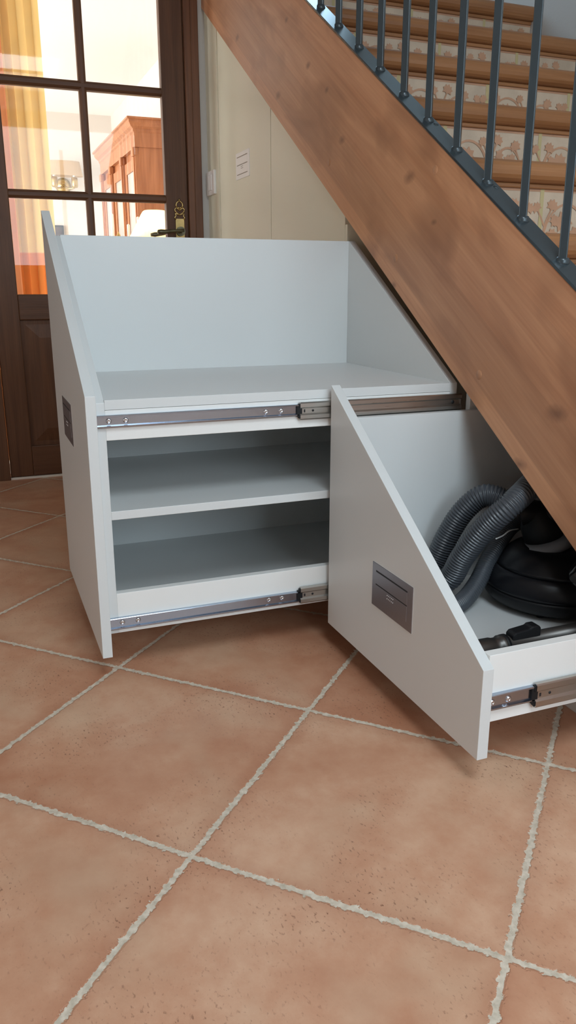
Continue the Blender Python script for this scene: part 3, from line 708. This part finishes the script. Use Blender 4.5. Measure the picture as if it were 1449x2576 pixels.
vt = thing('vacuum_tube', 'dark metal vacuum tube with black latch lying along the low drawer side', 'tube', (-.118, .1, .1445))
tx, tz = -.118, .1655
bm = new(); lathe(bm, [(.0190, .0), (.0190, .62)], (tx, -.045, tz), (0, 1, 0), 32); obj('tube', bm, M['tube'], vt)
bm = new(); lathe(bm, [(.0215, .0), (.0225, .08), (.0225, .105), (.0205, .112), (.0205, .125), (.0235, .128), (.0235, .142), (.0195, .145)], (tx, -.17, tz), (0, 1, 0), 32); obj('cuff', bm, M['tube'], vt)
bm = new(); lathe(bm, [(.0200, .0), (.0242, .001), (.0242, .009), (.0200, .010)], (tx, -.035, tz), (0, 1, 0), 32); obj('ring', bm, M['blackm'], vt)
bm = new(); prism(bm, [(-.018, tz+.012), (.052, tz+.012), (.052, tz+.032), (.046, tz+.038), (.030, tz+.038), (.026, tz+.034), (-.012, tz+.030), (-.018, tz+.024)], 'x', tx-.013, tx+.013, .003); obj('latch', bm, M['blackm'], vt)

# ------------------------------------------------------------------ living room things
def curtain(name, y0, y1, x, amp, folds, mat, label, z0=.02, z1=2.5, ph=0.):
    bm = new(); n = 120; rows = 14; V = []
    for r in range(rows+1):
        z = z0+(z1-z0)*r/rows; row = []
        for i in range(n+1):
            u = i/n; y = y0+(y1-y0)*u
            a = amp*(.75+.25*math.sin(3.1*u+r*.2))
            row.append(bm.verts.new((x+a*math.sin(2*PI*folds*u+ph+.15*math.sin(r*.6)), y+.25*amp*math.sin(4*PI*folds*u+1+ph), z)))
        V.append(row)
    for r in range(rows):
        for i in range(n):
            f = bm.faces.new((V[r][i], V[r][i+1], V[r+1][i+1], V[r+1][i])); f.smooth = True
    bmesh.ops.solidify(bm, geom=list(bm.faces), thickness=.0015)
    o = obj(name, bm, M[mat], None, (x, (y0+y1)/2, 0)); tag(o, label, 'curtain'); return o
curtain('curtain', -.735, -.562, -3.05, .017, 2.6, 'curtain', 'yellow curtain with orange lower band hanging behind the door glass')
curtain('curtain', -1.15, -.722, -3.10, .02, 4.2, 'curtain2', 'peach curtain at the far left edge behind the door glass', ph=1.)

# bookcase
bk = thing('bookcase', 'tall reddish wooden bookcase with cornice and glazed doors', 'bookcase', (-5.8, .4, 0))
BX0, BX1, BY0, BY1, BZ = -6.72, -5.12, .27, .598, 1.90
panel('carcass', bk, M['cherry'], BX0, BX1, BY0+.02, BY1, .02, BZ, bev=.002)
bm = new()
stp = [(0, 1.86), (.012, 1.86), (.012, 1.955), (.022, 1.965), (.022, 1.98), (.040, 1.995), (.055, 2.02), (.055, 2.035), (.068, 2.04), (.068, 2.052)]
for (o0, z0), (o1, z1) in zip(stp, stp[1:]):
    if z1-z0 < 1e-4: continue
    pr = []
    A = [(BX0-o0, BY0-o0), (BX1+o0, BY0-o0), (BX1+o0, BY1), (BX0-o0, BY1)]; B = [(BX0-o1, BY0-o1), (BX1+o1, BY0-o1), (BX1+o1, BY1), (BX0-o1, BY1)]
    a_ = [bm.verts.new((x, y, z0)) for x, y in A]; b_ = [bm.verts.new((x, y, z1)) for x, y in B]
    for i in range(4): bm.faces.new((a_[i], a_[(i+1) % 4], b_[(i+1) % 4], b_[i]))
    bm.faces.new(a_[::-1]); bm.faces.new(b_)
obj('cornice', bm, M['cherry'], bk)
nd = 3; w = (BX1-BX0)/nd
for i in range(nd):
    a, b = BX0+w*i+.05, BX0+w*(i+1)-.05
    bm = new()
    for (u0, u1, v0, v1) in ((a, a+.06, .5, 1.80), (b-.06, b, .5, 1.80), (a+.06, b-.06, 1.72, 1.80), (a+.06, b-.06, .5, .58)): box(bm, u0, u1, BY0, BY0+.024, v0, v1, .002)
    dd = obj('bookcase_door', bm, M['cherry'], bk)
    panel('glass_pane', dd, M['cabglass'], a+.058, b-.058, BY0+.010, BY0+.016, .578, 1.722, bev=0)
for i in range(nd+1):
    xx = BX0+w*i; xx = min(max(xx, BX0+.03), BX1-.03)
    bm = new(); box(bm, xx-.028, xx+.028, BY0-.012, BY0+.022, .02, 1.86, .003); box(bm, xx-.012, xx+.012, BY0-.022, BY0-.010, .1, 1.80, .005); box(bm, xx-.034, xx+.034, BY0-.03, BY0+.01, 1.80, 1.86, .008); obj('pilaster', bm, M['cherry'], bk)

# wall sconce on the far wall
sc = thing('wall_sconce', 'two-armed brass wall sconce with one wide cream shade', 'wall lamp', (-8.0, .062, 1.83))
SX = -7.80
bm = new(); lathe(bm, [(0, 0), (.075, 0), (.08, .012), (.045, .022), (.02, .05), (0, .05)], (-7.998, .062, 1.895), (1, 0, 0), 28); obj('back_plate', bm, M['brass'], sc)
bm = new()
for s in (-1, 1):
    sweep(bm, spline([(-7.955, .062, 1.895), (-7.90, .062+s*.045, 1.865), (-7.85, .062+s*.095, 1.87), (-7.83, .062+s*.10, 1.895)], 6), .011, 10)
    lathe(bm, [(.026, 0), (.032, .02), (.032, .09), (.022, .10)], (-7.83, .062+s*.10, 1.865), (0, 0, 1), 16)
obj('arm', bm, M['brass'], sc)
for s in (-1, 1): bm = new(); lathe(bm, [(.014, 0), (.014, .10), (0, .12)], (-7.83, .062+s*.10, 1.955), (0, 0, 1), 14); obj('candle_sleeve', bm, M['candle'], sc)
bm = new(); n = 40
def ell(z, sx): return [bm.verts.new((-7.83+.10*sx*math.cos(2*PI*k/n), .065+.185*sx*math.sin(2*PI*k/n), z)) for k in range(n)]
a_, b_ = ell(1.972, 1.0), ell(2.112, .86)
for k in range(n): f = bm.faces.new((a_[k], a_[(k+1) % n], b_[(k+1) % n], b_[k])); f.smooth = True
bmesh.ops.solidify(bm, geom=list(bm.faces), thickness=.004)
obj('lamp_shade', bm, M['sshade'], sc)
# small picture on the far wall
pf = thing('picture_frame', 'small dark framed picture low on the living room wall', 'picture', (-7.99, -.02, 1.35))
panel('frame', pf, M['dark'], -7.998, -7.975, -.09, .034, 1.30, 1.505); panel('picture', pf, M['photo'], -7.976, -7.972, -.075, .018, 1.315, 1.49, bev=0)
# console table, lamp, candelabra
tb = thing('side_table', 'dark wooden side table carrying the lit table lamp', 'table', (-3.9, .15, 0))
panel('tabletop', tb, M['cherry'], -4.45, -3.5, -.10, .48, .72, .75, bev=.003)
for (x, y) in ((-4.42, -.07), (-3.53, -.07), (-4.42, .45), (-3.53, .45)): panel('leg', tb, M['cherry'], x-.02, x+.02, y-.02, y+.02, 0, .72, bev=.003)
lp = thing('table_lamp', 'lit table lamp with cream cone shade behind the door handle', 'lamp', (-3.7, .072, .75))
bm = new(); lathe(bm, [(0, 0), (.08, 0), (.085, .015), (.03, .03), (.025, .06), (.055, .12), (.06, .18), (.03, .26), (.012, .30), (.012, .40), (0, .40)], (-3.7, .072, .75), (0, 0, 1), 28); obj('lamp_base', bm, M['brass'], lp)
bm = new(); n = 48
def circ(z, r): return [bm.verts.new((-3.7+r*math.cos(2*PI*k/n), .072+r*math.sin(2*PI*k/n), z)) for k in range(n)]
rs = [circ(1.085, .190), circ(1.22, .112), circ(1.278, .080), circ(1.296, .068), circ(1.302, .058)]
for p, q in zip(rs, rs[1:]):
    for k in range(n): f = bm.faces.new((p[k], p[(k+1) % n], q[(k+1) % n], q[k])); f.smooth = True
bm.faces.new(rs[-1])
bmesh.ops.solidify(bm, geom=list(bm.faces), thickness=.003)
obj('lamp_shade', bm, M['shade'], lp)
cn = thing('candelabra', 'brass candelabra with white candles before the bookcase', 'candelabra', (-4.2, -.06, .75))
cx, cyy = -4.2, -.055
bm = new(); lathe(bm, [(0, 0), (.06, 0), (.06, .012), (.015, .03), (.012, .15), (.02, .18), (.012, .21), (.012, .36), (.026, .38), (.014, .41), (.02, .43), (.006, .455), (0, .47)], (cx, cyy, .75), (0, 0, 1), 20); obj('stem', bm, M['brass'], cn)
bm = new(); cps = [(cx, cyy-.035, 1.225), (cx+.02, cyy+.062, 1.165), (cx-.03, cyy+.135, 1.215)]
for p in cps:
    sweep(bm, spline([(cx, cyy, 1.10), ((cx+p[0])/2, (cyy+p[1])/2, 1.06), (p[0], p[1], 1.10)], 6), .004, 8); lathe(bm, [(.004, 0), (.016, .01), (.016, .014), (0, .014)], (p[0], p[1], 1.095), (0, 0, 1), 14)
obj('arm', bm, M['brass'], cn)
for p in cps:
    bm = new(); lathe(bm, [(.0095, 0), (.0095, p[2]+.09-1.109), (.003, p[2]+.095-1.109), (0, p[2]+.096-1.109)], (p[0], p[1], 1.109), (0, 0, 1), 14); o = obj('candle', bm, M['candle'], cn)

# white pull lines on the cupboard door
for o in [o for o in COL.objects if o.name.startswith('flush_pull') and o.data.materials[0] == M['wplate']]:
    bm = new(); box(bm, -2.297, -2.163, YF+.0009, YF+.0018, 1.3925, 1.3955); box(bm, -2.297, -2.163, YF+.0009, YF+.0018, 1.3615, 1.3640); box(bm, -2.297, -2.163, YF+.0009, YF+.0018, 1.3255, 1.3280)
    obj('slot', bm, M['groove'], o)
    bm = new(); box(bm, -2.297, -2.163, YF+.0008, YF+.002, 1.3645, 1.3920, .0004); obj('flap', bm, M['wplate'], o)
    bm = new(); box(bm, -2.297, -2.163, YF+.0008, YF+.002, 1.3285, 1.3610, .0004); obj('push_pad', bm, M['wplate'], o)
    bm = new()
    for i in range(5):
        for k in range(2): lathe(bm, [(0, .0009), (.0009, .0008), (.0012, 0)], (-2.242+i*.006, YF+.0008, 1.355-k*.007), (0, -1, 0), 8)
    obj('raised_dots', bm, M['groove'], o)

# ------------------------------------------------------------------ light
def area(name, loc, target, sx, sy, power, col):
    l = bpy.data.lights.new(name, 'AREA'); l.shape = 'RECTANGLE'; l.size = sx; l.size_y = sy; l.energy = power; l.color = col
    o = bpy.data.objects.new(name, l); COL.objects.link(o); o.location = loc
    o.rotation_euler = (Vector(target)-Vector(loc)).to_track_quat('-Z', 'Y').to_euler(); return o
area('entrance_daylight', (3.52, .175, 1.80), (0, .175, 1.2), 1.75, 1.6, 74, (.72, .89, 1.0))
area('back_fill_light', (.1, -4.62, 1.35), (.1, 0, 1.35), 2.9, 1.8, 20, (1.0, .93, .82))  # added fill from behind the camera for drawer fronts and beam
area('added_top_light', (1.65, -.55, 2.92), (1.65, -.55, 0), 1.3, 1.1, 60, (.80, .92, 1.0))  # added light from above, brightens floor and drawer tops
area('landing_window_daylight', (WX-.09, .69, 2.97), (0, .69, 2.97), .70, .98, 15, (.5, .78, 1.0))
area('living_window_daylight', (-5.4, -4.62, 1.3), (-5.4, 0, 1.3), 3.5, 1.9, 310, (1.0, .985, .96))
# lamp inside the table lamp
pl = bpy.data.lights.new('table_lamp_bulb', 'POINT'); pl.energy = 9; pl.color = (1, .8, .5); pl.shadow_soft_size = .04
o = bpy.data.objects.new('table_lamp_bulb', pl); COL.objects.link(o); o.location = (-3.7, .072, 1.17)

w = bpy.data.worlds.new('World'); S.world = w; w.use_nodes = True
bg = w.node_tree.nodes['Background']; bg.inputs[0].default_value = (.72, .86, 1.0, 1); bg.inputs[1].default_value = .6

# ------------------------------------------------------------------ camera
cam = bpy.data.cameras.new('camera'); co = bpy.data.objects.new('camera', cam); COL.objects.link(co)
yaw, pit, rol = map(math.radians, (21.467, 15.9638, -.026))
fh = Vector((-math.cos(yaw), math.sin(yaw), 0)); rt = Vector((math.sin(yaw), math.cos(yaw), 0)); up = Vector((0, 0, 1))
fw = fh*math.cos(pit)-up*math.sin(pit); u2 = up*math.cos(pit)+fh*math.sin(pit)
r2 = rt*math.cos(rol)+u2*math.sin(rol); u3 = u2*math.cos(rol)-rt*math.sin(rol)
mw = Matrix((r2, u3, -fw)).transposed().to_4x4(); mw.translation = (1.0959, -.9842, .875)
co.matrix_world = mw
cam.sensor_fit = 'VERTICAL'; cam.sensor_height = 36; cam.sensor_width = 36*1449/2576; cam.lens = 1975.78*36/2576
cam.clip_start = .02; cam.clip_end = 60
S.camera = co

S.view_settings.view_transform = 'Standard'; S.view_settings.look = 'None'; S.view_settings.exposure = 0.0; S.view_settings.gamma = 1.0
S.view_settings.use_curve_mapping = False
S.cycles.max_bounces = 10; S.cycles.diffuse_bounces = 6; S.cycles.transparent_max_bounces = 16
S.cycles.use_denoising = True
